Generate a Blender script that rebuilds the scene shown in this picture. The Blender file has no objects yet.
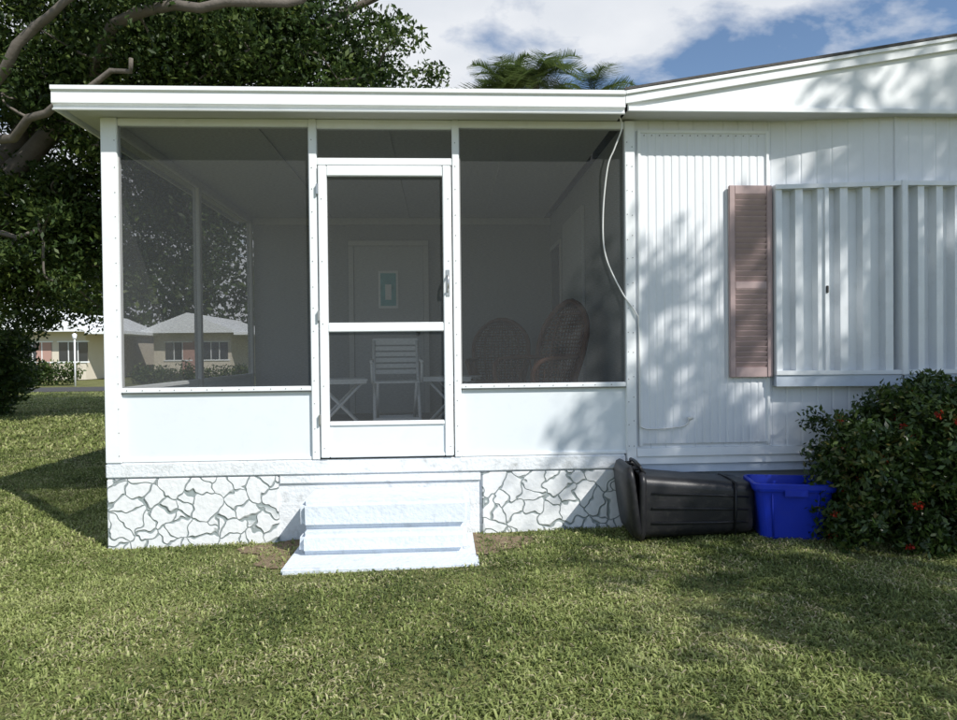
import bpy, bmesh, math, random
import numpy as np
from mathutils import Vector, Matrix, Euler
rng=np.random.default_rng(7); random.seed(7)
S=bpy.context.scene
COL=S.collection
def G(x,y=0):
    return 0.035+0.02*np.clip(x,-3,4)
# ---------------- materials
def mat(name,col,rough=.6,var=.12,scale=6,bump=0.0,bscale=60,dirt=0.0,metal=0,spec=.4,stretch=None):
    m=bpy.data.materials.new(name); m.use_nodes=True
    nt=m.node_tree; N=nt.nodes; L=nt.links
    b=N['Principled BSDF']; b.inputs['Roughness'].default_value=rough; b.inputs['Metallic'].default_value=metal
    b.inputs['Specular IOR Level'].default_value=spec
    geo=N.new('ShaderNodeNewGeometry')
    mp=N.new('ShaderNodeMapping'); L.new(geo.outputs['Position'],mp.inputs['Vector'])
    if stretch: mp.inputs['Scale'].default_value=stretch
    n=N.new('ShaderNodeTexNoise'); n.inputs['Scale'].default_value=scale; n.inputs['Detail'].default_value=6
    L.new(mp.outputs[0],n.inputs['Vector'])
    mx=N.new('ShaderNodeMix'); mx.data_type='RGBA'
    mx.inputs[6].default_value=(*[c*(1-var) for c in col],1)
    mx.inputs[7].default_value=(*[min(1,c*(1+var)) for c in col],1)
    L.new(n.outputs['Fac'],mx.inputs[0])
    out=mx.outputs[2]
    if dirt>0:
        n2=N.new('ShaderNodeTexNoise'); n2.inputs['Scale'].default_value=scale*2.3; n2.inputs['Detail'].default_value=8; n2.inputs['Roughness'].default_value=.7
        L.new(mp.outputs[0],n2.inputs['Vector'])
        r=N.new('ShaderNodeMapRange'); r.inputs[1].default_value=.52; r.inputs[2].default_value=.75; r.inputs[3].default_value=0; r.inputs[4].default_value=dirt
        L.new(n2.outputs['Fac'],r.inputs[0])
        m2=N.new('ShaderNodeMix'); m2.data_type='RGBA'; m2.inputs[7].default_value=(.16,.15,.12,1)
        L.new(r.outputs[0],m2.inputs[0]); L.new(out,m2.inputs[6]); out=m2.outputs[2]
    L.new(out,b.inputs['Base Color'])
    if bump>0:
        n3=N.new('ShaderNodeTexNoise'); n3.inputs['Scale'].default_value=bscale; n3.inputs['Detail'].default_value=5
        L.new(geo.outputs['Position'],n3.inputs['Vector'])
        bp=N.new('ShaderNodeBump'); bp.inputs['Strength'].default_value=bump; bp.inputs['Distance'].default_value=.01
        L.new(n3.outputs['Fac'],bp.inputs['Height']); L.new(bp.outputs[0],b.inputs['Normal'])
    return m
def leafmat(name,cols,trans=.25,rough=.5):
    m=bpy.data.materials.new(name); m.use_nodes=True
    nt=m.node_tree; N=nt.nodes; L=nt.links
    b=N['Principled BSDF']; b.inputs['Roughness'].default_value=rough; b.inputs['Specular IOR Level'].default_value=.35
    a=N.new('ShaderNodeAttribute'); a.attribute_name='tone'
    r=N.new('ShaderNodeValToRGB'); e=r.color_ramp.elements
    while len(e)<len(cols): e.new(.5)
    for i,(p,c) in enumerate(cols):
        e[i].position=p; e[i].color=(*c,1)
    L.new(a.outputs['Fac'],r.inputs[0]); L.new(r.outputs[0],b.inputs['Base Color'])
    t=N.new('ShaderNodeBsdfTranslucent'); L.new(r.outputs[0],t.inputs['Color'])
    mx=N.new('ShaderNodeMixShader'); mx.inputs[0].default_value=trans
    L.new(b.outputs[0],mx.inputs[1]); L.new(t.outputs[0],mx.inputs[2]); L.new(mx.outputs[0],N['Material Output'].inputs[0])
    return m
WHITE=mat('white_paint',(.82,.84,.85),.45,.05,3,dirt=.08)
PANEL=mat('pale_panel',(.74,.785,.82),.5,.04,2.5,dirt=.08)
SIDING=mat('siding_paint',(.78,.80,.83),.5,.04,2,dirt=.12,stretch=(1,1,.4))
CONC=mat('painted_concrete',(.74,.765,.79),.75,.08,5,bump=.6,bscale=45,dirt=.45)
STEPM=mat('step_paint',(.66,.71,.77),.8,.08,6,bump=.6,bscale=40,dirt=.30)
TRIM=mat('trim_grey_blue',(.54,.60,.68),.5,.06,4,dirt=.2)
SHUT=mat('mauve_shutter',(.42,.315,.305),.65,.12,8,dirt=.2)
STORM=mat('storm_aluminium',(.74,.765,.79),.4,.07,4,metal=.1,dirt=.12)
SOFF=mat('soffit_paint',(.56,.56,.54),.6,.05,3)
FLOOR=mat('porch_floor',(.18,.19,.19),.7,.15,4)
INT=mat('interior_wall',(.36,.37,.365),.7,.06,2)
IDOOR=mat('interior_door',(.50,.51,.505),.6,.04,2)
DARK=mat('dark_gap',(.03,.03,.03),.7,.1,5)
GLASS=mat('dark_glass',(.03,.035,.04),.08,.1,5,spec=.8)
SHING=mat('roof_shingle',(.09,.085,.08),.9,.3,25,bump=.6,bscale=60)
SCREW=mat('screw_steel',(.25,.25,.25),.5,.1,5)
METAL=mat('handle_metal',(.5,.5,.5),.3,.1,5,metal=.8)
BLACK=mat('black_plastic',(.014,.014,.016),.40,.4,9,bump=.12,bscale=160,dirt=.16)
BLUE=mat('blue_plastic',(.010,.035,.46),.40,.15,6,dirt=.08)
WICK=mat('wicker',(.13,.055,.03),.6,.3,30)
PLAST=mat('white_plastic',(.84,.85,.84),.4,.03,6)
BARK=mat('bark',(.15,.13,.11),.9,.35,8,bump=.8,bscale=20)
CABLE=mat('cable_white',(.74,.74,.72),.5,.05,5)
CREAM=mat('cream_wall',(.66,.60,.50),.7,.05,2)
PINK=mat('pink_trim',(.45,.28,.24),.7,.05,2)
ASPH=mat('asphalt',(.06,.06,.06),.9,.2,3)
TEAL=mat('teal_print',(.14,.42,.44),.5,.5,14)
def stone():
    m=bpy.data.materials.new('stone_pattern'); m.use_nodes=True
    N=m.node_tree.nodes; L=m.node_tree.links; b=N['Principled BSDF']; b.inputs['Roughness'].default_value=.75
    g=N.new('ShaderNodeNewGeometry')
    n=N.new('ShaderNodeTexNoise'); n.inputs['Scale'].default_value=10; n.inputs['Detail'].default_value=1.0
    L.new(g.outputs['Position'],n.inputs['Vector'])
    sb=N.new('ShaderNodeVectorMath'); sb.operation='SUBTRACT'; sb.inputs[1].default_value=(.5,.5,.5); L.new(n.outputs['Color'],sb.inputs[0])
    sc=N.new('ShaderNodeVectorMath'); sc.operation='SCALE'; sc.inputs['Scale'].default_value=.135; L.new(sb.outputs[0],sc.inputs[0])
    ad=N.new('ShaderNodeVectorMath'); L.new(g.outputs['Position'],ad.inputs[0]); L.new(sc.outputs[0],ad.inputs[1])
    mp=N.new('ShaderNodeMapping'); mp.inputs['Scale'].default_value=(1,0,1.0); L.new(ad.outputs[0],mp.inputs['Vector'])
    v=N.new('ShaderNodeTexVoronoi'); v.feature='DISTANCE_TO_EDGE'; v.inputs['Scale'].default_value=7.2; L.new(mp.outputs[0],v.inputs['Vector'])
    r=N.new('ShaderNodeMapRange'); r.inputs[1].default_value=.016; r.inputs[2].default_value=.046; L.new(v.outputs['Distance'],r.inputs[0])
    nb=N.new('ShaderNodeTexNoise'); nb.inputs['Scale'].default_value=30; nb.inputs['Detail'].default_value=6; L.new(g.outputs['Position'],nb.inputs['Vector'])
    c=N.new('ShaderNodeMix'); c.data_type='RGBA'; c.inputs[6].default_value=(.66,.68,.69,1); c.inputs[7].default_value=(.84,.85,.86,1); L.new(nb.outputs['Fac'],c.inputs[0])
    mx=N.new('ShaderNodeMix'); mx.data_type='RGBA'; mx.inputs[6].default_value=(.29,.335,.335,1); L.new(r.outputs[0],mx.inputs[0]); L.new(c.outputs[2],mx.inputs[7])
    L.new(mx.outputs[2],b.inputs['Base Color'])
    h=N.new('ShaderNodeMath'); h.operation='MULTIPLY_ADD'; h.inputs[1].default_value=.45; L.new(nb.outputs['Fac'],h.inputs[0]); L.new(r.outputs[0],h.inputs[2])
    bp=N.new('ShaderNodeBump'); bp.inputs['Strength'].default_value=.8; bp.inputs['Distance'].default_value=.012; L.new(h.outputs[0],bp.inputs['Height']); L.new(bp.outputs[0],b.inputs['Normal'])
    return m
STONE=stone()
def screenmat(nm,lo,hi):
    m=bpy.data.materials.new(nm); m.use_nodes=True
    N=m.node_tree.nodes; L=m.node_tree.links; b=N['Principled BSDF']; b.inputs['Roughness'].default_value=.7
    b.inputs['Base Color'].default_value=(.085,.09,.093,1); b.inputs['Specular IOR Level'].default_value=.15
    g=N.new('ShaderNodeNewGeometry')
    mp=N.new('ShaderNodeMapping'); mp.inputs['Scale'].default_value=(45,45,260); L.new(g.outputs['Position'],mp.inputs['Vector'])
    n=N.new('ShaderNodeTexNoise'); n.inputs['Scale'].default_value=1; n.inputs['Detail'].default_value=3; L.new(mp.outputs[0],n.inputs['Vector'])
    r=N.new('ShaderNodeMapRange'); r.inputs[1].default_value=.3; r.inputs[2].default_value=.7; r.inputs[3].default_value=lo; r.inputs[4].default_value=hi; L.new(n.outputs['Fac'],r.inputs[0])
    t=N.new('ShaderNodeBsdfTransparent'); mx=N.new('ShaderNodeMixShader')
    L.new(r.outputs[0],mx.inputs[0]); L.new(t.outputs[0],mx.inputs[1]); L.new(b.outputs[0],mx.inputs[2]); L.new(mx.outputs[0],N['Material Output'].inputs[0])
    return m
SCR=screenmat('insect_screen',.28,.44)
SCR2=screenmat('insect_screen_side',.44,.56)
# ---------------- mesh helpers
def empty(name,loc=(0,0,0),rz=0):
    o=bpy.data.objects.new(name,None); o.empty_display_size=.2; COL.objects.link(o); o.location=loc; o.rotation_euler=(0,0,rz); return o
def obj(name,me,m,parent=None,smooth=False):
    o=bpy.data.objects.new(name,me); COL.objects.link(o)
    if m is not None: me.materials.append(m)
    if parent: o.parent=parent
    if smooth:
        me.polygons.foreach_set('use_smooth',[True]*len(me.polygons))
    return o
def box(name,x0,x1,y0,y1,z0,z1,m,parent=None,bev=.004,M=None,seg=2):
    bm=bmesh.new(); bmesh.ops.create_cube(bm,size=1)
    bmesh.ops.scale(bm,vec=(x1-x0,y1-y0,z1-z0),verts=bm.verts)
    if bev>0: bmesh.ops.bevel(bm,geom=bm.edges[:],offset=min(bev,.3*min(x1-x0,y1-y0,z1-z0)),segments=seg,affect='EDGES')
    bmesh.ops.translate(bm,vec=((x0+x1)/2,(y0+y1)/2,(z0+z1)/2),verts=bm.verts)
    if M is not None: bmesh.ops.transform(bm,matrix=M,verts=bm.verts)
    me=bpy.data.meshes.new(name); bm.to_mesh(me); bm.free()
    return obj(name,me,m,parent)
def prism(name,pts,y0,y1,m,parent=None):
    n=len(pts); v=[(x,y0,z) for x,z in pts]+[(x,y1,z) for x,z in pts]
    f=[list(range(n)),list(range(2*n-1,n-1,-1))]+[[i,i+n,(i+1)%n+n,(i+1)%n] for i in range(n)]
    me=bpy.data.meshes.new(name); me.from_pydata(v,[],f)
    bm=bmesh.new(); bm.from_mesh(me); bmesh.ops.recalc_face_normals(bm,faces=bm.faces); bm.to_mesh(me); bm.free()
    return obj(name,me,m,parent)
def pyd(name,v,f,m,parent=None,smooth=False):
    me=bpy.data.meshes.new(name); me.from_pydata([tuple(p) for p in v],[],f)
    bm=bmesh.new(); bm.from_mesh(me); bmesh.ops.recalc_face_normals(bm,faces=bm.faces); bm.to_mesh(me); bm.free()
    return obj(name,me,m,parent,smooth)
def tube_geo(P,R,ns=8):
    P=[Vector(p) for p in P]; n=len(P)
    if not hasattr(R,'__len__'): R=[R]*n
    V=[];F=[]; ref=None
    for i,p in enumerate(P):
        t=(P[min(i+1,n-1)]-P[max(i-1,0)]).normalized()
        if ref is None:
            ref=Vector((0,0,1)) if abs(t.z)<.9 else Vector((1,0,0))
        a=t.cross(ref)
        if a.length<1e-4: a=t.cross(Vector((1,0.3,0)))
        a.normalize(); b=a.cross(t).normalized(); ref=b
        for k in range(ns):
            th=2*math.pi*k/ns; V.append(p+(a*math.cos(th)+b*math.sin(th))*R[i])
    for i in range(n-1):
        for k in range(ns):
            F.append([i*ns+k,i*ns+(k+1)%ns,(i+1)*ns+(k+1)%ns,(i+1)*ns+k])
    F.append(list(range(ns-1,-1,-1))); F.append([(n-1)*ns+k for k in range(ns)])
    return V,F
class Acc:
    def __init__(s): s.V=[];s.F=[]
    def add(s,V,F):
        o=len(s.V); s.V+=list(V); s.F+=[[i+o for i in f] for f in F]
    def tube(s,P,R,ns=8): s.add(*tube_geo(P,R,ns))
    def make(s,name,m,parent=None,smooth=True): return pyd(name,s.V,s.F,m,parent,smooth)
def smoothpath(P,n=8):
    P=[Vector(p) for p in P]; out=[]
    for i in range(len(P)-1):
        p0=P[max(i-1,0)];p1=P[i];p2=P[i+1];p3=P[min(i+2,len(P)-1)]
        for k in range(n):
            t=k/n
            out.append(.5*((2*p1)+(p2-p0)*t+(2*p0-5*p1+4*p2-p3)*t*t+(3*p1-p0-3*p2+p3)*t**3))
    out.append(P[-1]); return out
def rrect(hw,hh,r,n=5):
    pts=[]
    for cx,cy,a0 in((hw-r,hh-r,0),(-hw+r,hh-r,90),(-hw+r,-hh+r,180),(hw-r,-hh+r,270)):
        for k in range(n+1):
            a=math.radians(a0+90*k/n); pts.append((cx+r*math.cos(a),cy+r*math.sin(a)))
    return pts
def loft(rings,cap0=True,cap1=True):
    n=len(rings[0]); V=[p for r in rings for p in r]; F=[]
    for i in range(len(rings)-1):
        for k in range(n): F.append([i*n+k,i*n+(k+1)%n,(i+1)*n+(k+1)%n,(i+1)*n+k])
    if cap0: F.append(list(range(n-1,-1,-1)))
    if cap1: F.append([(len(rings)-1)*n+k for k in range(n)])
    return V,F
def npmesh(name,V,F,m,tone=None,parent=None):
    V=np.asarray(V,dtype=np.float32); F=np.asarray(F,dtype=np.int32)
    me=bpy.data.meshes.new(name); me.vertices.add(len(V)); me.vertices.foreach_set('co',V.ravel())
    k=F.shape[1]; me.loops.add(F.size); me.loops.foreach_set('vertex_index',F.ravel())
    me.polygons.add(len(F)); me.polygons.foreach_set('loop_start',np.arange(len(F),dtype=np.int32)*k)
    me.update(calc_edges=True); me.validate()
    if tone is not None:
        a=me.attributes.new('tone','FLOAT','POINT'); a.data.foreach_set('value',np.asarray(tone,dtype=np.float32))
    return obj(name,me,m,parent)
def profile_wall(name,path,z0,z1,m,parent):
    n=len(path); V=[(x,y,z0) for x,y in path]+[(x,y,z1) for x,y in path]
    F=[[i,i+1,n+i+1,n+i] for i in range(n-1)]
    me=bpy.data.meshes.new(name); me.from_pydata(V,[],F)
    return obj(name,me,m,parent)
def ribs(p0,p1,pitch,groove,depth,slope=.008):
    p0=Vector(p0);p1=Vector(p1); L=(p1-p0).length; d=(p1-p0)/L; nrm=Vector((-d.y,d.x))
    out=[]
    N=max(1,round(L/pitch)); pt=L/N
    for i in range(N):
        s=i*pt
        for a,dd in((0,0),(pt-groove-2*slope,0),(pt-groove-slope,depth),(pt-slope,depth)):
            q=p0+d*(s+a)+nrm*dd; out.append((q.x,q.y))
    out.append((p1.x,p1.y)); return out

# ================= PORCH
porch=empty('screened_porch',(0,0,0))
P=porch
box('base_beam',-2.25,1.262,-.03,3.45,.462,.562,CONC,P,.008)
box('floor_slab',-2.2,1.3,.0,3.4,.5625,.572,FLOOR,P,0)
box('foundation_wall',-2.22,1.25,.0,.12,-.15,.462,CONC,P,0)
box('foundation_side',-2.23,-2.1,.12,3.45,-.15,.462,CONC,P,0)
box('stone_panel_left',-2.245,-1.116,-.025,0,-.15,.455,STONE,P,.006)
box('stone_panel_right',.263,1.255,-.025,0,-.15,.455,STONE,P,.006)
box('foundation_cap',-1.11,.255,-.018,0,.40,.46,CONC,P,.006)
def fr(n,x0,x1,z0,z1,pr=.03,m=WHITE): return box(n,x0,x1,-pr,.03,z0,z1,m,P,.004)
fr('corner_post',-2.245,-2.14,.564,2.86,.035)
fr('door_post_left',-.885,-.832,.564,2.86,.032)
fr('door_post_right',.080,.128,.564,2.86,.032)
fr('end_post',1.27,1.34,.50,2.86,.035)
for a,b in((-2.14,-.885),(.128,1.27)):
    fr('sill_rail',a,b,1.03,1.062,.028)
    fr('head_rail',a,b,2.81,2.86,.024)
    fr('bottom_rail',a,b,.564,.585,.02)
    box('kick_panel',a,b,-.006,.012,.585,1.03,PANEL,P,0)
    box('screen_seal_line',a,b,-.030,-.022,1.025,1.029,DARK,P,0)
    pyd('front_screen',[(a,0,1.062),(b,0,1.062),(b,0,2.81),(a,0,2.81)],[[0,1,2,3]],SCR,P)
    for x in(a,b):
        s=1 if x==a else -1
        box('spline_channel',min(x,x+s*.008),max(x,x+s*.008),-.012,-.004,1.062,2.81,SCREW,P,0)
fr('door_header',-.832,.080,2.552,2.60,.028); fr('transom_head',-.832,.08,2.80,2.86,.024)
pyd('transom_screen',[(-.832,0,2.6),(.08,0,2.6),(.08,0,2.8),(-.832,0,2.8)],[[0,1,2,3]],SCR,P)
def dr(n,x0,x1,z0,z1,y0=-.045,y1=-.005,m=WHITE): return box(n,x0,x1,y0,y1,z0,z1,m,P,.005)
dr('door_stile_hinge',-.824,-.765,.575,2.545); dr('door_stile_latch',.013,.072,.575,2.545)
dr('door_top_rail',-.765,.013,2.475,2.545,-.042,-.008); dr('door_mid_rail',-.765,.013,1.425,1.487,-.042,-.008)
dr('door_low_rail',-.765,.013,.79,.82,-.042,-.008); dr('door_bottom_rail',-.765,.013,.575,.60,-.042,-.008)
box('door_kick_panel',-.765,.013,-.030,-.018,.60,.79,PANEL,P,0)
pyd('door_screen',[(-.765,-.02,.82),(.013,-.02,.82),(.013,-.02,2.475),(-.765,-.02,2.475)],[[0,1,2,3]],SCR,P)
box('door_gap',-.832,.08,-.012,-.002,.562,.574,DARK,P,0)
for z in(.8,1.5,2.35): box('hinge',-.835,-.822,-.056,-.03,z,z+.07,METAL,P,.003)
a=Acc(); a.tube(smoothpath([(.04,-.045,1.80),(.045,-.085,1.79),(.045,-.09,1.72),(.04,-.045,1.69)],5),.007); a.make('door_handle',METAL,P)
box('latch_plate',.030,.056,-.05,-.044,1.66,1.84,METAL,P,.002)
sv=Acc()
def screw(x,z,y=-.034,r=.0038):
    n=6; V=[(x+r*math.cos(i*math.pi/3),y-.0025,z+r*math.sin(i*math.pi/3)) for i in range(n)]+[(x+r*math.cos(i*math.pi/3),y+.004,z+r*math.sin(i*math.pi/3)) for i in range(n)]
    sv.add(V,[list(range(n))]+[[i,(i+1)%n,(i+1)%n+n,i+n] for i in range(n)])
for x in np.arange(-2.10,-.9,.105): screw(x+random.uniform(-.008,.008),1.046,-.028)
for x in np.arange(.16,1.26,.10): screw(x+random.uniform(-.008,.008),1.046,-.028)
for x in(-2.155,-.865,.10,1.32,1.285):
    for z in np.arange(.62,2.78,.16): screw(x,z+random.uniform(-.02,.02),-.035 if x<-2 or x>1.2 else -.032)
for x in(-.80,.05):
    for z in np.arange(.64,2.5,.42): screw(x,z,-.045)
sv.make('frame_screws',SCREW,P,False)
for y0,y1 in((.03,1.64),(1.70,3.36)):
    box('side_kick_panel',-2.22,-2.20,y0,y1,.564,1.03,PANEL,P,0)
    box('side_sill',-2.235,-2.18,y0,y1,1.03,1.062,WHITE,P,.003)
    pyd('side_screen',[(-2.21,y0,1.062),(-2.21,y1,1.062),(-2.21,y1,2.8),(-2.21,y0,2.8)],[[0,1,2,3]],SCR2,P)
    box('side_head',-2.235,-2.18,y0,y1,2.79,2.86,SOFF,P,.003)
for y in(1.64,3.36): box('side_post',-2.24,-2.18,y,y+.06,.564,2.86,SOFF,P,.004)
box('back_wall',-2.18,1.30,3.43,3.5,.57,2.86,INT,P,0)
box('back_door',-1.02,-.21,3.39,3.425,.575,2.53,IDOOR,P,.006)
for x0,x1 in((-1.08,-1.022),(-.208,-.15)): box('back_door_casing',x0,x1,3.375,3.428,.575,2.53,SOFF,P,.003)
box('back_door_head',-1.08,-.15,3.375,3.428,2.532,2.59,SOFF,P,.003)
a=Acc(); a.tube([(-.28,3.385,1.5),(-.28,3.33,1.5),(-.28,3.32,1.5)],[.012,.012,.028],10); a.make('door_knob',METAL,P)
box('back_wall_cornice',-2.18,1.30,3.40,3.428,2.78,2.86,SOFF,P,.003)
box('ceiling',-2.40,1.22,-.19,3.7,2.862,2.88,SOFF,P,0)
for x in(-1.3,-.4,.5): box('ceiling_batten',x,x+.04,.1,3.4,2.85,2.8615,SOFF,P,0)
box('roof_slab',-2.43,1.22,-.2,3.72,2.882,2.985,WHITE,P,.003)
def xprofile(name,prof,x0,x1,m,parent):
    n=len(prof); V=[(x0,y,z) for y,z in prof]+[(x1,y,z) for y,z in prof]
    F=[[i,(i+1)%n,(i+1)%n+n,i+n] for i in range(n)]+[list(range(n)),list(range(2*n-1,n-1,-1))]
    return pyd(name,V,F,m,parent)
prof=[(-.202,2.845),(-.218,2.843),(-.222,2.850),(-.208,2.858),(-.208,2.876),(-.232,2.884),(-.232,2.955),(-.246,2.965),(-.246,2.990),(-.202,2.994)]
xprofile('front_fascia',prof,-2.45,1.225,WHITE,P)
box('left_fascia',-2.452,-2.432,-.2,3.74,2.845,2.993,WHITE,P,.003)
# ================= HOUSE
H=empty('mobile_home',(0,0,0))
box('side_wall',1.302,1.345,.04,12,.3,2.88,INT,H,0)
box('side_window_glass',1.292,1.30,2.72,3.3,1.0,2.45,GLASS,H,0)
for z0,z1,y0,y1 in((.96,1.0,2.68,3.34),(2.45,2.5,2.68,3.34)): box('side_window_frame',1.28,1.301,y0,y1,z0,z1,SOFF,H,.003)
box('side_window_frame',1.28,1.301,2.68,2.72,1.0,2.45,SOFF,H,.003)
box('side_door_panel',1.27,1.300,1.45,2.45,.6,2.6,IDOOR,H,.005)
bx0,bx1,bx2,bx3=2.32,3.14,4.9,5.7; by=-.12
WZ0,WZ1=.60,2.90
profile_wall('front_siding',ribs((1.345,0.0),(2.30,0.0),.105,.010,.005,.003),WZ0,WZ1,SIDING,H)
path=ribs((2.30,0.0),(bx0,0),.05,.006,.004,.003)[:-1]+ribs((bx0,0),(bx1,by),.1,.010,.003,.004)+[(bx1,by)]+ribs((bx1,by),(bx2,by),.1,.01,.003,.004)+ribs((bx2,by),(bx3,0),.1,.01,.005,.003)+ribs((bx3,0),(7.25,0),.1,.01,.005,.003)
profile_wall('bay_siding',path,WZ0,WZ1-.01,SIDING,H)
box('wall_core',1.35,7.24,.012,11.9,.05,2.9,INT,H,0)
profile_wall('ribbed_panel',[(x,y-.018) for x,y in ribs((1.385,0),(2.27,0),.054,.010,.0035,.006)],.63,2.78,SIDING,H)
for x0,x1 in((1.362,1.385),(2.27,2.292)): box('panel_edge_trim',x0,x1,-.028,.0,.615,2.80,WHITE,H,.003)
box('panel_top_trim',1.385,2.27,-.028,.0,2.78,2.80,WHITE,H,.003)
sv=Acc()
for x in np.arange(1.41,2.27,.054): screw(x,2.765,-.022)
sv.make('panel_screws',SCREW,H,False)
xprofile('lap_board',[(0.01,.600),(-.022,.600),(-.03,.545),(.01,.545)],1.345,7.25,WHITE,H)
xprofile('lap_board_low',[(0.01,.543),(-.012,.543),(-.024,.49),(.01,.49)],1.345,7.25,WHITE,H)
xprofile('lap_board_low2',[(0.01,.488),(-.006,.488),(-.02,.43),(.01,.43)],1.345,7.25,TRIM,H)
profile_wall('skirting',ribs((1.262,.03),(7.25,.03),.10,.02,.01,.01),-.1,.43,TRIM,H)
box('bay_apron',bx1-.02,bx2+.02,by+.001,0.0,.602,.62,WHITE,H,0)
SX0,SX1,SZ0,SZ1=1.995,2.300,1.085,2.415
for x0,x1 in((SX0,SX0+.04),(SX1-.04,SX1)): box('shutter_stile',x0,x1,-.055,-.029,SZ0,SZ1,SHUT,H,.004)
for z0,z1 in((SZ0,SZ0+.07),(1.70,1.75),(SZ1-.06,SZ1)): box('shutter_rail',SX0+.04,SX1-.04,-.052,-.030,z0,z1,SHUT,H,.003)
for za,zb in((SZ0+.07,1.70),(1.75,SZ1-.06)):
    n=int((zb-za)/.036)
    for i in range(n):
        z=za+(i+.5)*(zb-za)/n
        M=Matrix.Translation((0,-.041,z))@Matrix.Rotation(math.radians(28),4,'X')
        box('shutter_slat',SX0+.04,SX1-.04,-.004,.004,-.020,.020,SHUT,H,.002,M)
box('shutter_back',SX0+.01,SX1-.01,-.029,-.0245,SZ0+.01,SZ1-.01,SHUT,H,0)
def pleat(p0,p1,off,pitch,depth):
    p0=Vector(p0);p1=Vector(p1); L=(p1-p0).length; d=(p1-p0)/L; nr=Vector((d.y,-d.x))
    N=round(L/pitch); pt=L/N; out=[]
    for i in range(N):
        for a,dd in((0,0),(.46,0),(.56,depth),(.90,depth)):
            q=p0+d*(i+a)*pt+nr*(off+dd); out.append((q.x,q.y))
    q=p1+nr*off; out.append((q.x,q.y)); return out
WZa,WZb=1.125,2.385
profile_wall('storm_shutter_angled',pleat((bx0+.05,-.007),(bx1-.04,by+.006),.015,.135,.065),WZa,WZb,STORM,H)
profile_wall('storm_shutter_front',pleat((bx1+.03,by),(bx2-.03,by),.015,.135,.065),WZa,WZb,STORM,H)
def bar(name,p0,p1,w,z0,z1,m,back=0.0):
    p0=Vector(p0);p1=Vector(p1);d=(p1-p0).normalized();nr=Vector((d.y,-d.x))
    c=[p0+nr*back,p1+nr*back,p1+nr*w,p0+nr*w]
    V=[(q.x,q.y,z0) for q in c]+[(q.x,q.y,z1) for q in c]
    return pyd(name,V,[[0,1,2,3],[4,5,6,7],[0,1,5,4],[1,2,6,5],[2,3,7,6],[3,0,4,7]],m,H)
for p0,p1 in(((bx0,0),(bx1,by)),((bx1+.002,by),(bx2,by))):
    bar('storm_track_top',p0,p1,.095,WZb-.005,WZb+.025,STORM)
    bar('storm_track_bottom',p0,p1,.095,WZa-.025,WZa+.004,STORM)
    bar('window_sill',p0,p1,.085,1.02,WZa-.027,TRIM)
box('storm_post_left',bx0-.012,bx0+.035,-.085,.0,WZa-.03,WZb+.03,STORM,H,.004)
box('storm_post_mid',bx1-.022,bx1+.022,by-.10,by,WZa-.03,WZb+.03,STORM,H,.004)
box('bay_corner_trim',bx1-.010,bx1+.010,by-.008,by+.01,WZb+.042,2.88,SIDING,H,.003)
box('bay_corner_trim_low',bx1-.010,bx1+.010,by-.008,by+.01,.60,1.018,SIDING,H,.003)
mid=(Vector((bx0,0))+Vector((bx1,by)))/2-Vector((.09,-.012))
box('storm_lock',mid.x-.008,mid.x+.008,mid.y-.100,mid.y-.07,1.66,1.71,DARK,H,.003)
box('storm_meeting_bar',mid.x-.016,mid.x+.016,mid.y-.092,mid.y-.03,WZa,WZb,STORM,H,.003)
ez,rz_,ex,rx,ex2=2.985,3.506,1.228,4.3,7.372
prism('gable_infill',[(ex+.02,2.872),(ex2-.02,2.872),(ex2-.02,ez-.02),(rx,rz_-.02),(ex+.02,ez-.02)],-.205,-.19,WHITE,H)
t=.075
prism('rake_board_left',[(ex,ez-t),(ex,ez),(rx,rz_),(rx,rz_-t)],-.232,-.206,WHITE,H)
prism('rake_board_right',[(rx+.001,rz_-t),(rx+.001,rz_),(ex2,ez),(ex2,ez-t)],-.232,-.206,WHITE,H)
prism('rake_trim_left',[(ex,ez-.018),(ex,ez+.004),(rx,rz_+.004),(rx,rz_-.018)],-.246,-.233,WHITE,H)
prism('roof_deck',[(ex-.01,ez+.006),(rx,rz_+.006),(ex2+.01,ez+.006),(ex2+.01,ez+.022),(rx,rz_+.024),(ex-.01,ez+.022)],-.25,12.2,SHING,H)
box('gable_bottom_trim',ex+.02,ex2,-.222,-.206,2.862,2.895,WHITE,H,.003)
box('gable_soffit',ex+.02,ex2,-.205,.02,2.871,2.8755,SOFF,H,0)
prism('gable_rear',[(1.345,2.90),(7.25,2.90),(rx,rz_-.01)],11.8,11.9,WHITE,H)
# ================= cable
c=Acc()
c.tube(smoothpath([(1.20,-.10,2.90),(1.235,-.10,2.80),(1.19,-.07,2.66),(1.147,-.045,2.535),(1.12,-.016,2.22),(1.135,-.016,1.94),(1.24,-.03,1.69),(1.335,-.05,1.54),(1.358,-.04,1.45),(1.362,-.04,1.1),(1.362,-.04,.80),(1.38,-.04,.745),(1.50,-.035,.735),(1.66,-.035,.75),(1.70,-.035,.775),(1.712,-.035,.80)],8),.0055)
c.tube([(1.70,-.04,.80),(1.73,-.05,.815)],.014)
c.make('electrical_cable',CABLE)
# ================= steps
ST=empty('concrete_steps',(-.365,0,0))
def sbox(n,x0,x1,y0,y1,z0,z1,b):
    o=box(n,x0,x1,y0,y1,z0,z1,STEPM,ST,b,None,4)
    # worn irregular edges
    for v in o.data.vertices: v.co+=Vector((rng.normal()*.0015,rng.normal()*.0015,rng.normal()*.0015))
    return o
sbox('base_slab',-.575,.57,-.745,-.03,-.05,.048,.012)
sbox('lower_step',-.52,.51,-.500,-.031,.0485,.185,.03)
sbox('upper_step',-.53,.53,-.435,-.032,.1855,.370,.035)
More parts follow.
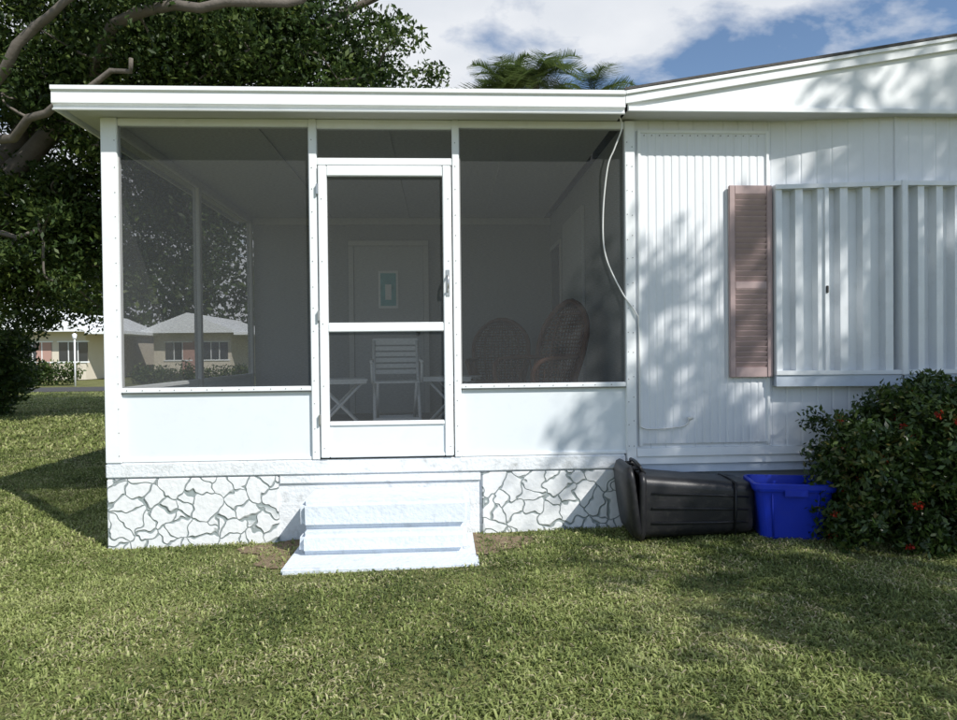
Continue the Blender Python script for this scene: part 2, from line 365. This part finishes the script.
# ================= trash can lying on its side
TC=empty('trash_can',(1.60,-.27,G(1.6)+.205)); TC.rotation_euler=(0,math.radians(1.5),math.radians(-4)); TC.scale=(.80,.86,.86)
rings=[]
for x,h in((-.40,.235),(-.36,.232),(-.2,.222),(.1,.207),(.38,.192),(.47,.186),(.485,.17)):
    rings.append([(x,a*.98,b) for a,b in rrect(h,h,.07)])
V,F=loft(rings,False,True); pyd('body',V,F,BLACK,TC,True)
rings=[[(x,a,b) for a,b in rrect(h,h,.075)] for x,h in((-.44,.238),(-.445,.252),(-.415,.258),(-.395,.252),(-.385,.236))]
V,F=loft(rings,False,False); pyd('rim',V,F,BLACK,TC,True)
M=Matrix.Translation((-.475,0,.03))@Matrix.Rotation(math.radians(-9),4,'Y')
rings=[]
for x,h in((.02,.262),(.0,.27),(-.03,.262),(-.06,.22),(-.075,.14)):
    rings.append([M@Vector((x,a,b)) for a,b in rrect(h,h*1.02,.09)])
V,F=loft(rings,True,True); pyd('lid',V,F,BLACK,TC,True)
a=Acc(); a.tube(smoothpath([(-.40,-.16,.25),(-.43,-.16,.30),(-.43,0,.31),(-.43,.16,.30),(-.40,.16,.25)],5),.014)
for y in(-.13,.13): a.tube([(-.50,y,.27),(-.42,y,.28),(-.38,y,.235)],.018)
a.make('handle',BLACK,TC)
a=Acc()
for i,z in enumerate((-.1,0,.1)): a.tube([(-.34,-.232,z*1.1),(.2,-.203,z),(.44,-.188,z*.9)],.008,6)
a.tube([(.33,-.20,-.19),(.33,-.203,0),(.33,-.20,.19),(.33,0,.203),(.33,.2,.19)],.010,6)
a.make('body_ribs',BLACK,TC)
for z in(-.15,.15):
    a=Acc(); a.tube([(.40,.21,z-.025),(.40,.21,z-.02),(.40,.21,z+.02),(.40,.21,z+.025)],[.03,.085,.085,.03],20) ; a.make('wheel',BLACK,TC)
# ================= recycling bin
RB=empty('recycling_bin',(2.225,-.40,G(2.2)+.0),math.radians(-12)); RB.scale=(.98,.95,1.08)
def rr(z,hw,hd): return [(a,b,z) for a,b in rrect(hw,hd,.05)]
V,F=loft([rr(0.0,.19,.135),rr(.012,.20,.145),rr(.10,.21,.152),rr(.26,.232,.166),rr(.285,.234,.168),rr(.286,.250,.184),rr(.30,.254,.188),rr(.325,.254,.188),rr(.33,.248,.182),rr(.33,.236,.17),rr(.28,.226,.160),rr(.02,.195,.135)],True,True)
pyd('tub',V,F,BLUE,RB,False)
for x in(-.14,.14):
    a=Acc(); a.tube([(x*.93,-.150,.02),(x,-.172,.27)],.005,6); a.make('tub_rib',BLUE,RB)
box('handle_grip',-.07,.07,-.197,-.187,.26,.30,BLUE,RB,.005)
# ================= indoor furniture
fl=.572
def folding_chair(loc,rz):
    E=empty('folding_chair',loc,rz); w=.215
    for s in(-1,1):
        a=Acc(); a.tube([(s*w,-.22,0),(s*w,.02,.42),(s*w,.20,.83)],[.017,.017,.015],6); a.make('back_leg_frame',PLAST,E)
        a=Acc(); a.tube([(s*(w-.03),.24,0),(s*(w-.03),-.20,.43)],.016,6); a.make('cross_leg',PLAST,E)
        a=Acc(); a.tube(smoothpath([(s*(w+.025),-.18,.62),(s*(w+.025),.1,.64)],4),.018,6); a.tube([(s*(w+.025),-.16,.62),(s*(w+.02),-.15,.42)],.014,6); a.make('armrest',PLAST,E)
    for i in range(6):
        z=.50+i*.058; y=.05+(z-.42)*.43
        box('back_slat',-w,w,y-.01,y+.008,z,z+.042,PLAST,E,.004)
    for i in range(6):
        y=-.21+i*.07; box('seat_slat',-w,w,y,y+.055,.42,.437,PLAST,E,.004)
    box('foot_bar',-w,w,.20,.22,.05,.08,PLAST,E,.004); box('front_bar',-w,w,-.19,-.17,.06,.09,PLAST,E,.004)
    box('top_rail',-w-.015,w+.015,.195,.225,.825,.855,PLAST,E,.01)
folding_chair((-.45,2.05,fl),math.radians(6))
def side_table(loc,rz):
    E=empty('side_table',loc,rz)
    for i in range(6): box('top_slat',-.25,.25,-.24+i*.081,-.165+i*.081,.45,.468,PLAST,E,.004)
    box('top_frame',-.24,.24,-.235,-.2,.425,.449,PLAST,E,.004); box('top_frame',-.24,.24,.2,.235,.425,.449,PLAST,E,.004)
    a=Acc()
    for y in(-.19,.19):
        a.tube([(-.22,y,0),(.2,y*.97,.43)],.014,6); a.tube([(.22,y,0),(-.2,y*.9,.43)],.014,6)
    a.tube([(-.21,-.19,.02),(-.21,.19,.02)],.012,6); a.tube([(.21,-.19,.02),(.21,.19,.02)],.012,6)
    a.make('crossed_legs',PLAST,E)
side_table((-.98,1.9,fl),math.radians(10)); side_table((.10,2.2,fl),math.radians(-15))
def wicker_chair(loc,rz,sc=1):
    E=empty('wicker_chair',loc,rz); E.scale=(sc,sc,sc)
    def bp(s,t):
        w=.27*(.62+.55*math.sin(math.pi*min(1,t*.62+.18)))*(math.sqrt(max(0,1-max(0,(t-.60)/.40)**2)) if t>.60 else 1)
        return Vector((s*w, .20+.16*t-.10*(s*s)*(1-.3*t), .40+.72*t))
    a=Acc()
    rim=[bp(-1,t) for t in np.linspace(0,.995,22)]+[bp(1,t) for t in np.linspace(.995,0,22)]
    a.tube(rim,.024,7)
    rim2=[bp(-.62,.0+.86*t) for t in np.linspace(0,.995,18)]+[bp(.62,.86*t) for t in np.linspace(.995,0,18)]
    a.tube(rim2,.013,6)
    for s in np.linspace(-.9,.9,15): a.tube([bp(s,t) for t in np.linspace(0,.985,12)],.0065,5)
    for i,t in enumerate(np.linspace(.04,.95,22)):
        a.tube([bp(s,t) for s in np.linspace(-1,1,9)],.0095 if i%4==0 else .006,5)
    for s in(-1,1):
        a.tube(smoothpath([(s*.27,.20,.66),(s*.33,.0,.66),(s*.33,-.2,.64),(s*.29,-.27,.56),(s*.26,-.26,.42)],6),.020,7)
        for k in np.linspace(0,1,7): a.tube([(s*.30,.15-.38*k,.64),(s*.265,.15-.38*k,.42)],.006,5)
    for z,r in((.42,.29),(.39,.285),(.30,.24),(.2,.21),(.1,.24),(.02,.28)):
        a.tube([(r*math.cos(q),r*math.sin(q)-.02,z) for q in np.linspace(0,2*math.pi,25)],.012,6)
    for q in np.linspace(0,2*math.pi,28,endpoint=False):
        a.tube([(r*math.cos(q+o),r*math.sin(q+o)-.02,z) for z,r,o in((.42,.285,0),(.2,.205,.2),(.02,.275,.4))],.006,5)
    a.make('woven_frame',WICK,E)
    s=Acc(); s.tube([(0,-.02,.41),(0,-.02,.415),(0,-.02,.435),(0,-.02,.44)],[.2,.28,.28,.2],28); s.make('seat',WICK,E)
wicker_chair((.80,.80,fl),math.radians(-64)); wicker_chair((.60,2.55,fl),math.radians(-12),.95)
FP=empty('framed_picture',(-.62,3.385,2.02))
box('frame',-.115,.115,-.012,.0,-.22,.22,PLAST,FP,.004); box('print',-.09,.09,-.016,-.0125,-.19,.19,TEAL,FP,0)
box('motif',-.035,.035,-.0195,-.0165,-.12,.06,PLAST,FP,.001)
# ================= foliage
LEAF=leafmat('leaf_dark',[(0,(.018,.034,.010)),(.5,(.045,.082,.018)),(1,(.15,.19,.045))],.35)
LEAFB=leafmat('leaf_bush',[(0,(.016,.03,.010)),(.5,(.04,.075,.016)),(.8,(.08,.115,.025)),(1,(.16,.10,.035))],.2,.35)
PALM=leafmat('leaf_palm',[(0,(.06,.10,.03)),(1,(.15,.20,.06))],.35)
FLOW=leafmat('flower_red',[(0,(.35,.02,.012)),(1,(.6,.07,.03))],.3)
def leaves(name,centers,spread,per,size,m,parent=None,up=.4,tonebase=None,aspect=.45):
    C=np.repeat(centers,per,axis=0); n=len(C)
    sp=np.repeat(np.asarray(spread).reshape(len(centers),-1),per,axis=0)
    d=rng.normal(size=(n,3)); d/=np.linalg.norm(d,axis=1)[:,None]; rad=rng.random((n,1))**.45
    Pn=C+d*rad*sp
    a=rng.normal(size=(n,3)); a/=np.linalg.norm(a,axis=1)[:,None]
    nr=rng.normal(size=(n,3)); nr[:,2]+=up*2
    b=np.cross(nr,a); b/=np.linalg.norm(b,axis=1)[:,None]
    s=size*(.6+.8*rng.random((n,1)))
    V=np.stack([Pn-a*s*.5,Pn+b*s*aspect*.5,Pn+a*s*.5,Pn-b*s*aspect*.5],axis=1).reshape(-1,3)
    F=np.arange(4*n).reshape(n,4)
    tb=rng.random(len(centers)) if tonebase is None else tonebase
    tone=np.repeat(np.clip(.6*rng.random(n)+.4*np.repeat(tb,per),0,1),4)
    return npmesh(name,V,F,m,tone,parent)
def ell_pts(c,r,n,shell=.5):
    d=rng.normal(size=(n,3)); d/=np.linalg.norm(d,axis=1)[:,None]
    rad=shell+(1-shell)*rng.random((n,1)); return np.array(c)+d*rad*np.array(r)
def tree(name,limbs,crowns,per,size,cs,m=None):
    E=empty(name,limbs[0][0][0])
    o=np.array(limbs[0][0][0])
    a=Acc(); pts=[]
    for L_,r0,r1 in limbs:
        sp=smoothpath([Vector(p)-Vector(o) for p in L_],6)
        sp=[p+Vector(rng.normal(size=3)*.05*(0 if i==0 else 1)) for i,p in enumerate(sp)]
        a.tube(sp,list(np.linspace(r0,r1,len(sp))),9); pts+=sp[len(sp)//3:]
    pts=[np.array(list(p)) for p in pts]
    cen=np.concatenate([ell_pts(np.array(c)-o,r,n,sh) for c,r,n,sh in crowns])
    PA=np.array(pts); dist=np.array([np.linalg.norm(PA-q,axis=1).min() for q in cen])
    for ci in np.argsort(dist):
        q=cen[ci]; PA=np.array(pts)
        d=np.linalg.norm(PA-q,axis=1)+np.maximum(0,PA[:,2]-q[2])*.3; i=d.argmin(); p=PA[i]
        midp=(p+q)/2+rng.normal(size=3)*.15*np.linalg.norm(q-p)
        a.tube(smoothpath([p,midp,q],4),list(np.linspace(.028,.010,9)),5)
        pts.append(q); pts.append(midp)
    a.make('trunk_and_limbs',BARK,E)
    leaves('foliage',cen,cs*(.5+1.0*rng.random((len(cen),1)))*np.array([[1,1,.65]]),per,size,m or LEAF,E)
    return E
tree('oak_tree',
 [([(-10.2,8.2,-.1),(-10,8.2,1.6),(-9.4,8.3,3.0),(-8.3,8.6,4.3)],.42,.30),
  ([(-8.6,8.5,4.0),(-6.5,8.2,5.6),(-3.6,7.8,6.7),(-.8,7.6,7.6)],.22,.05),
  ([(-8.4,8.5,4.2),(-7.5,9.2,6.6),(-5.2,9.6,8.6),(-3,9.6,9.8)],.22,.05),
  ([(-9.2,8.3,3.3),(-8.3,7.3,4.1),(-6.3,6.2,4.9),(-4.4,5.6,5.6)],.13,.03),
  ([(-9.6,8.2,3.0),(-11,8,5),(-12,8,7.5)],.2,.05),
  ([(-7.5,6.4,4.8),(-5.8,5.6,6.0),(-4.4,5.3,6.6)],.10,.03),
  ([(-6.5,8.2,5.6),(-4.6,5.9,6.4),(-2.2,5.3,6.3),(-.9,5.4,6.9)],.11,.03),
  ([(-9.4,8.2,2.9),(-8.2,7.6,3.3),(-6.9,7.6,3.4)],.10,.03)],
 [((-5.0,8.3,8.3),(5.2,3.6,3.0),255,.2),((-9.5,8.6,6.2),(4.2,3.2,3.6),140,.2),((-8.9,9.6,3.0),(2.2,1.5,1.6),60,.2),((-2.8,7.9,6.5),(3.0,2.0,1.3),66,.2),((-6.2,7.4,6.2),(3,1.5,1.6),60,.2),
  ((-7.0,8.6,3.9),(1.5,1.3,1.7),62,.1),((-5.1,9.2,4.9),(2.2,1.3,2.5),150,.1)],
 300,.11,.66)
tree('shade_tree',
 [([(8.6,-7.6,0),(8.5,-7.5,2.2),(8.0,-6.9,4.2)],.22,.16),([(8.1,-7,4.0),(7.0,-6,5.8),(6,-5.0,7.2)],.09,.03),([(8.1,-7,4.0),(8.6,-5.8,6),(8.8,-5,7.5)],.09,.03),([(8.2,-7.1,3.6),(6.8,-6.6,4.8),(5.6,-6.0,5.6)],.08,.03)],
 [((7.6,-4.9,6.5),(2.5,1.8,2.0),165,.05),((6.3,-6.4,5.0),(1.9,1.6,1.1),92,.05),((8.2,-5.0,8.5),(2.2,1.3,1.0),48,.1)],
 105,.10,.33)
def palm(loc,h):
    E=empty('palm_tree',loc); a=Acc()
    a.tube(smoothpath([(0,0,0),(.3,0,h*.5),(.1,0,h)],6),list(np.linspace(.2,.12,13)),8); a.make('trunk',BARK,E)
    V=[];tone=[]
    for k in range(30):
        az=rng.random()*6.28; el=rng.uniform(-.3,1.25); L_=rng.uniform(1.9,2.7)
        for i in range(44):
            t=i/43; hor=L_*t*math.cos(el)*(1-.1*t); z=h+L_*t*math.sin(el)-.9*t*t*(1.0+.3*math.cos(el))
            p=np.array([.1+hor*math.cos(az),hor*math.sin(az),z])
            if i<4: continue
            side=np.array([-math.sin(az),math.cos(az),0]); fw=np.array([math.cos(az),math.sin(az),-.1])
            ll=.5*math.sin(math.pi*min(1,.15+t*.85))+.08
            for sgn in(-1,1):
                tip=p+side*sgn*ll+fw*ll*.8+np.array([0,0,.10*ll+rng.normal()*.05])
                w=fw*.020
                V+= [p-w,p+w,tip+w*.3,tip-w*.3]; tone+=[rng.random()]*4
    npmesh('fronds',V,np.arange(len(V)).reshape(-1,4),PALM,tone,E)
palm((5.25,19.5,0),10.0); palm((3.2,19,0),10.6); palm((2.3,20,0),10.6)
B=empty('ixora_bush',(3.34,-.60,.05))
n=420
d=rng.normal(size=(n,3)); d[:,2]=np.abs(d[:,2])*1.0; d/=(np.abs(d)**2.8).sum(1)[:,None]**(1/2.8)
cen=d*np.array([.98,.42,.90])*(.80+.24*rng.random((n,1)))+np.array([0,0,.08])
low=np.stack([rng.uniform(-.9,.9,200),rng.uniform(-.42,.4,200),rng.uniform(.03,.75,200)],1)
cen=np.concatenate([cen,low])
leaves('leaf_mass',cen,np.full((len(cen),1),.10),100,.043,LEAFB,B,up=.3)
fc=cen[:420][(rng.random(420)<.2)&(cen[:420,1]<.1)]
leaves('red_flowers',fc*np.array([1.05,1.14,1.03]),np.full((len(fc),1),.028),22,.020,FLOW,B,aspect=.8)
a=Acc()
for k in range(26):
    q=cen[rng.integers(0,420)]; a.tube(smoothpath([(q[0]*.25,q[1]*.25,-.05),(q[0]*.6,q[1]*.5,q[2]*.5),tuple(q)],3),[.012]*4+[.006]*3,5)
a.make('stems',BARK,B)
SH=empty('garden_shrub',(-10.2,11.3,0))
leaves('leaf_mass',np.concatenate([ell_pts((0,0,1.0),(1.1,.9,1.1),150,.3),ell_pts((-.9,.5,1.6),(1,.8,1.3),100,.3)]),np.full((250,1),.28),80,.12,LEAF,SH)
HG=empty('hedge',(-19,27.5,0))
cc=np.stack([rng.uniform(-3,2.4,130),rng.uniform(-.5,.5,130),rng.uniform(.1,.8,130)],1)
leaves('leaf_mass',cc,np.full((130,1),.4),50,.15,LEAF,HG)
H2=empty('hedge',(-11.5,27.8,0))
cc=np.stack([rng.uniform(-2.6,2.6,90),rng.uniform(-.5,.5,90),rng.uniform(.1,.6,90)*rng.uniform(.5,1.3,90)],1)
leaves('leaf_mass',cc,np.full((90,1),.4),50,.15,LEAF,H2)
DT=empty('distant_trees',(-10,50,0))
cc=np.concatenate([ell_pts((x,rng.uniform(-4,4),rng.uniform(4,8)),(4.5,3,rng.uniform(4.5,7))  ,62,.2) for x in np.arange(-60,70,5.0)])
leaves('foliage',cc,np.full((len(cc),1),1.3),36,.6,LEAF,DT)
def nhouse(x0,x1,y,wall,roofz,trim):
    E=empty('neighbor_house',((x0+x1)/2,y,0)); w=(x1-x0)/2; z0=2.6
    box('walls',-w,w,0,9,0,z0,wall,E,0)
    prism('roof',[(-w-.4,z0),(w+.4,z0),(w+.4,z0+.15),(0,roofz),(-w-.4,z0+.15)],-.9,9.5,WHITE,E)
    box('carport_post',w+1.9,w+2.0,-.8,-.7,0,z0-.15,WHITE,E,0); box('carport_roof',w+.41,w+2.3,-.9,6,z0-.14,z0+.02,WHITE,E,0)
    for i,x in enumerate((-w+.7,.6)):
        box('window',x,x+1.5,-.03,.02,1.0,2.05,GLASS,E,0); box('window_sill',x-.1,x+1.6,-.05,-.002,.92,1.0,WHITE,E,0); box('window_head',x-.1,x+1.6,-.045,-.002,2.05,2.12,WHITE,E,0)
        for k in(.48,.98): box('mullion',x+k,x+k+.05,-.045,-.031,1.0,2.05,WHITE,E,0)
    box('front_door',-.6,.2,-.04,-.001,.1,2.1,trim,E,0)
nhouse(-23.4,-19.4,34,CREAM,3.8,PINK); nhouse(-17.4,-12.8,38,CREAM,3.8,PINK)
LP=empty('street_lamp',(-15.6,25.5,0)); a=Acc(); a.tube([(0,0,0),(0,0,2.0)],.035,8); a.tube([(0,0,2.0),(0,0,2.03),(0,0,2.2),(0,0,2.26)],[.05,.08,.10,.03],8); a.make('post_and_lantern',WHITE,LP)
# ================= ground
xs=np.unique(np.concatenate([np.linspace(-300,-20,15),np.linspace(-20,20,81),np.linspace(20,300,15)]))
ys=np.unique(np.concatenate([np.linspace(-60,-8,8),np.linspace(-8,12,41),np.linspace(12,500,25)]))
X,Y=np.meshgrid(xs,ys); Z=G(X)-.004
V=np.stack([X.ravel(),Y.ravel(),Z.ravel()],1); nx=len(xs); ny=len(ys)
i,j=np.meshgrid(np.arange(nx-1),np.arange(ny-1)); k=(j*nx+i).ravel()
F=np.stack([k,k+1,k+1+nx,k+nx],1)
def groundmat():
    m=bpy.data.materials.new('lawn_soil'); m.use_nodes=True
    N=m.node_tree.nodes; L=m.node_tree.links; b=N['Principled BSDF']; b.inputs['Roughness'].default_value=.95; b.inputs['Specular IOR Level'].default_value=.1
    g=N.new('ShaderNodeNewGeometry')
    n=N.new('ShaderNodeTexNoise'); n.inputs['Scale'].default_value=2.0; n.inputs['Detail'].default_value=12; n.inputs['Roughness'].default_value=.75; L.new(g.outputs['Position'],n.inputs['Vector'])
    r=N.new('ShaderNodeValToRGB'); e=r.color_ramp.elements; e[0].position=.35; e[0].color=(.10,.115,.04,1); e[1].position=.65; e[1].color=(.24,.235,.10,1)
    L.new(n.outputs['Fac'],r.inputs[0]); L.new(r.outputs[0],b.inputs['Base Color'])
    n2=N.new('ShaderNodeTexNoise'); n2.inputs['Scale'].default_value=60; n2.inputs['Detail'].default_value=6; L.new(g.outputs['Position'],n2.inputs['Vector'])
    bp=N.new('ShaderNodeBump'); bp.inputs['Strength'].default_value=.8; bp.inputs['Distance'].default_value=.03; L.new(n2.outputs['Fac'],bp.inputs['Height']); L.new(bp.outputs[0],b.inputs['Normal'])
    return m
npmesh('ground',V,F,groundmat())
box('road',-200,200,21.5,25,-.03,-.008,ASPH,None,0)
SOIL=mat('soil',(.20,.145,.09),.95,.4,30,bump=1,bscale=80)
th=np.linspace(0,2*math.pi,60,endpoint=False)
rr_=1+.12*np.sin(3*th+1)+.08*np.sin(7*th)+.05*rng.normal(size=60)
V=[(-.42+.92*r*math.cos(t_),-.30+.36*r*math.sin(t_),0) for r,t_ in zip(rr_,th)]
V=[(x,min(y,.0),G(x)+.003) for x,y,_ in V]
pyd('soil_patch',V,[list(range(60))],SOIL)
# ================= grass
def vnoise(x,y,s,seed):
    r=np.random.default_rng(seed); T=r.random((64,64)); u=(x*s)%63; v=(y*s)%63
    i=u.astype(int); j=v.astype(int); fu=u-i; fv=v-j; fu=fu*fu*(3-2*fu); fv=fv*fv*(3-2*fv)
    return (T[i,j]*(1-fu)+T[(i+1)%64,j]*fu)*(1-fv)+(T[i,(j+1)%64]*(1-fu)+T[(i+1)%64,(j+1)%64]*fu)*fv
GV=[];GT=[]
def grass(x0,x1,y0,y1,dens,h,w):
    n=int((x1-x0)*(y1-y0)*dens); x=rng.uniform(x0,x1,n); y=rng.uniform(y0,y1,n)
    keep=~((x>-2.26)&(x<7.3)&(y>-.035))
    keep&=~((x>-.95)&(x<.215)&(y>-.755))
    e=((x+.42)/1.0)**2+((y+.30)/.48)**2; keep&=~((e<1.0)&(rng.random(n)<.7))
    edge=(y>-.22)&(x>-2.3)&(x<7.3); keep&=~(edge&(rng.random(n)<.3))
    dn=vnoise(x+50,y+50,2.3,5)*.5+vnoise(x+50,y+50,8,6)*.5
    keep&=rng.random(n)<(.32+1.1*dn)
    x=x[keep];y=y[keep];dn=dn[keep];n=len(x)
    az=rng.random(n)*2*math.pi; hh=h*(.45+rng.random(n)*.9)*(.5+1.0*dn); ln=.35+rng.random(n)**.7*1.0
    ww=w*(.6+.8*rng.random(n))
    z=G(x)-.006
    fx=np.cos(az);fy=np.sin(az); sx=-fy;sy=fx
    tw=rng.normal(size=n)*.6; sx2=np.cos(az+math.pi/2+tw); sy2=np.sin(az+math.pi/2+tw)
    L0=np.stack([x-sx*ww,y-sy*ww,z],1);R0=np.stack([x+sx*ww,y+sy*ww,z],1)
    mx=x+fx*hh*ln*.4; my=y+fy*hh*ln*.4; mz=z+hh*(.62-.1*ln)
    L1=np.stack([mx-sx2*ww*.9,my-sy2*ww*.9,mz],1);R1=np.stack([mx+sx2*ww*.9,my+sy2*ww*.9,mz],1)
    T=np.stack([x+fx*hh*ln*1.1,y+fy*hh*ln*1.1,z+hh*(.95-.6*ln)],1)
    GV.append(np.stack([L0,R0,L1,R1,T],1).reshape(-1,3))
    big=vnoise(x+80,y+80,1.1,9); med=vnoise(x+33,y+11,4.5,21)
    t=np.clip(.06+.55*rng.random(n)+.50*(big-.3)+.50*(med-.45)+.1*dn,0,.93)
    dry=rng.random(n)<.08+.26*(vnoise(x+20,y+20,3.1,11)>.62)
    t[dry]=1.0
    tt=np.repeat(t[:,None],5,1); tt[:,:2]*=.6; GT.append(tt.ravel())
grass(-3.2,3.9,-3.3,0,8500,.036,.0037)
grass(-6.5,-2.2,-1.5,5,3600,.046,.0050)
grass(-6.5,-3.2,-3.3,-1.5,2500,.05,.004)
grass(-16,-2.3,5,21,330,.07,.012)
grass(3.9,6,-3.3,0,2500,.05,.004)
V=np.concatenate(GV);T=np.concatenate(GT); nb=len(V)//5
b0=(np.arange(nb)*5)[:,None]
F=np.concatenate([b0+np.array([[0,1,3]]),b0+np.array([[0,3,2]]),b0+np.array([[2,3,4]])],0)
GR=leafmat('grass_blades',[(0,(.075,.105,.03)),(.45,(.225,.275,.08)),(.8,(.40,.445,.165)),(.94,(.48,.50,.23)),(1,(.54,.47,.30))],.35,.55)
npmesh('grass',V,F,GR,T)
# ================= camera, light, world
cam=bpy.data.cameras.new('camera'); co=bpy.data.objects.new('camera',cam); COL.objects.link(co)
cam.sensor_width=36; cam.lens=26.0; cam.clip_end=1500; cam.clip_start=.05
R=Matrix.Rotation(math.radians(-3.0),4,'Z')@Matrix.Rotation(math.radians(90-.66),4,'X')@Matrix.Rotation(math.radians(-.6),4,'Z')
co.matrix_world=Matrix.Translation((0,-4.75,1.28))@R
S.camera=co
el=math.radians(41); az=math.radians(138)
sd=Vector((math.sin(az)*math.cos(el),math.cos(az)*math.cos(el),math.sin(el)))
sun=bpy.data.lights.new('sun','SUN'); sun.energy=5.0; sun.angle=math.radians(.5); sun.color=(1,.97,.91)
so=bpy.data.objects.new('sun',sun); COL.objects.link(so); so.rotation_euler=sd.to_track_quat('Z','Y').to_euler(); so.location=(8,-8,10)
w=bpy.data.worlds.new('World'); S.world=w; w.use_nodes=True; N=w.node_tree.nodes; L=w.node_tree.links
bg=N['Background']; bg.inputs[1].default_value=.135
sk=N.new('ShaderNodeTexSky'); sk.sky_type='NISHITA'; sk.sun_disc=False; sk.sun_elevation=el; sk.sun_rotation=az; sk.dust_density=.3; sk.ozone_density=2.6
tc=N.new('ShaderNodeTexCoord'); sp=N.new('ShaderNodeSeparateXYZ'); L.new(tc.outputs['Generated'],sp.inputs[0])
mz=N.new('ShaderNodeMath'); mz.operation='MAXIMUM'; mz.inputs[1].default_value=.05; L.new(sp.outputs[2],mz.inputs[0])
ad=N.new('ShaderNodeMath'); ad.inputs[1].default_value=.25; L.new(mz.outputs[0],ad.inputs[0])
dx=N.new('ShaderNodeMath'); dx.operation='DIVIDE'; L.new(sp.outputs[0],dx.inputs[0]); L.new(ad.outputs[0],dx.inputs[1])
dy=N.new('ShaderNodeMath'); dy.operation='DIVIDE'; L.new(sp.outputs[1],dy.inputs[0]); L.new(ad.outputs[0],dy.inputs[1])
cb=N.new('ShaderNodeCombineXYZ'); L.new(dx.outputs[0],cb.inputs[0]); L.new(dy.outputs[0],cb.inputs[1])
mp=N.new('ShaderNodeMapping'); mp.inputs['Location'].default_value=(.9,1.5,0); mp.inputs['Scale'].default_value=(1.1,1.2,1); L.new(cb.outputs[0],mp.inputs[0])
nz=N.new('ShaderNodeTexNoise'); nz.inputs['Scale'].default_value=2.6; nz.inputs['Detail'].default_value=10; nz.inputs['Roughness'].default_value=.55; nz.inputs['Distortion'].default_value=.2; L.new(mp.outputs[0],nz.inputs['Vector'])
mr=N.new('ShaderNodeMapRange'); mr.inputs[1].default_value=-.1; mr.inputs[2].default_value=.9; mr.inputs[3].default_value=.14; mr.inputs[4].default_value=-.09; L.new(dx.outputs[0],mr.inputs[0])
mr2=N.new('ShaderNodeMapRange'); mr2.inputs[1].default_value=.0; mr2.inputs[2].default_value=.9; mr2.inputs[3].default_value=-.16; mr2.inputs[4].default_value=.0; L.new(dy.outputs[0],mr2.inputs[0])
sm=N.new('ShaderNodeMath'); L.new(nz.outputs['Fac'],sm.inputs[0]); L.new(mr.outputs[0],sm.inputs[1])
sm2=N.new('ShaderNodeMath'); L.new(sm.outputs[0],sm2.inputs[0]); L.new(mr2.outputs[0],sm2.inputs[1])
cr=N.new('ShaderNodeValToRGB'); cr.color_ramp.elements[0].position=.44; cr.color_ramp.elements[1].position=.58; L.new(sm2.outputs[0],cr.inputs[0])
n2=N.new('ShaderNodeTexNoise'); n2.inputs['Scale'].default_value=4; n2.inputs['Detail'].default_value=6; L.new(mp.outputs[0],n2.inputs['Vector'])
cc=N.new('ShaderNodeMix'); cc.data_type='RGBA'; cc.inputs[6].default_value=(4.5,4.9,5.5,1); cc.inputs[7].default_value=(7.2,7.3,7.5,1); L.new(n2.outputs['Fac'],cc.inputs[0])
mx=N.new('ShaderNodeMix'); mx.data_type='RGBA'; L.new(cr.outputs[0],mx.inputs[0]); L.new(sk.outputs[0],mx.inputs[6]); L.new(cc.outputs[2],mx.inputs[7]); L.new(mx.outputs[2],bg.inputs[0])
S.view_settings.view_transform='Standard'; S.view_settings.look='None'; S.view_settings.exposure=0
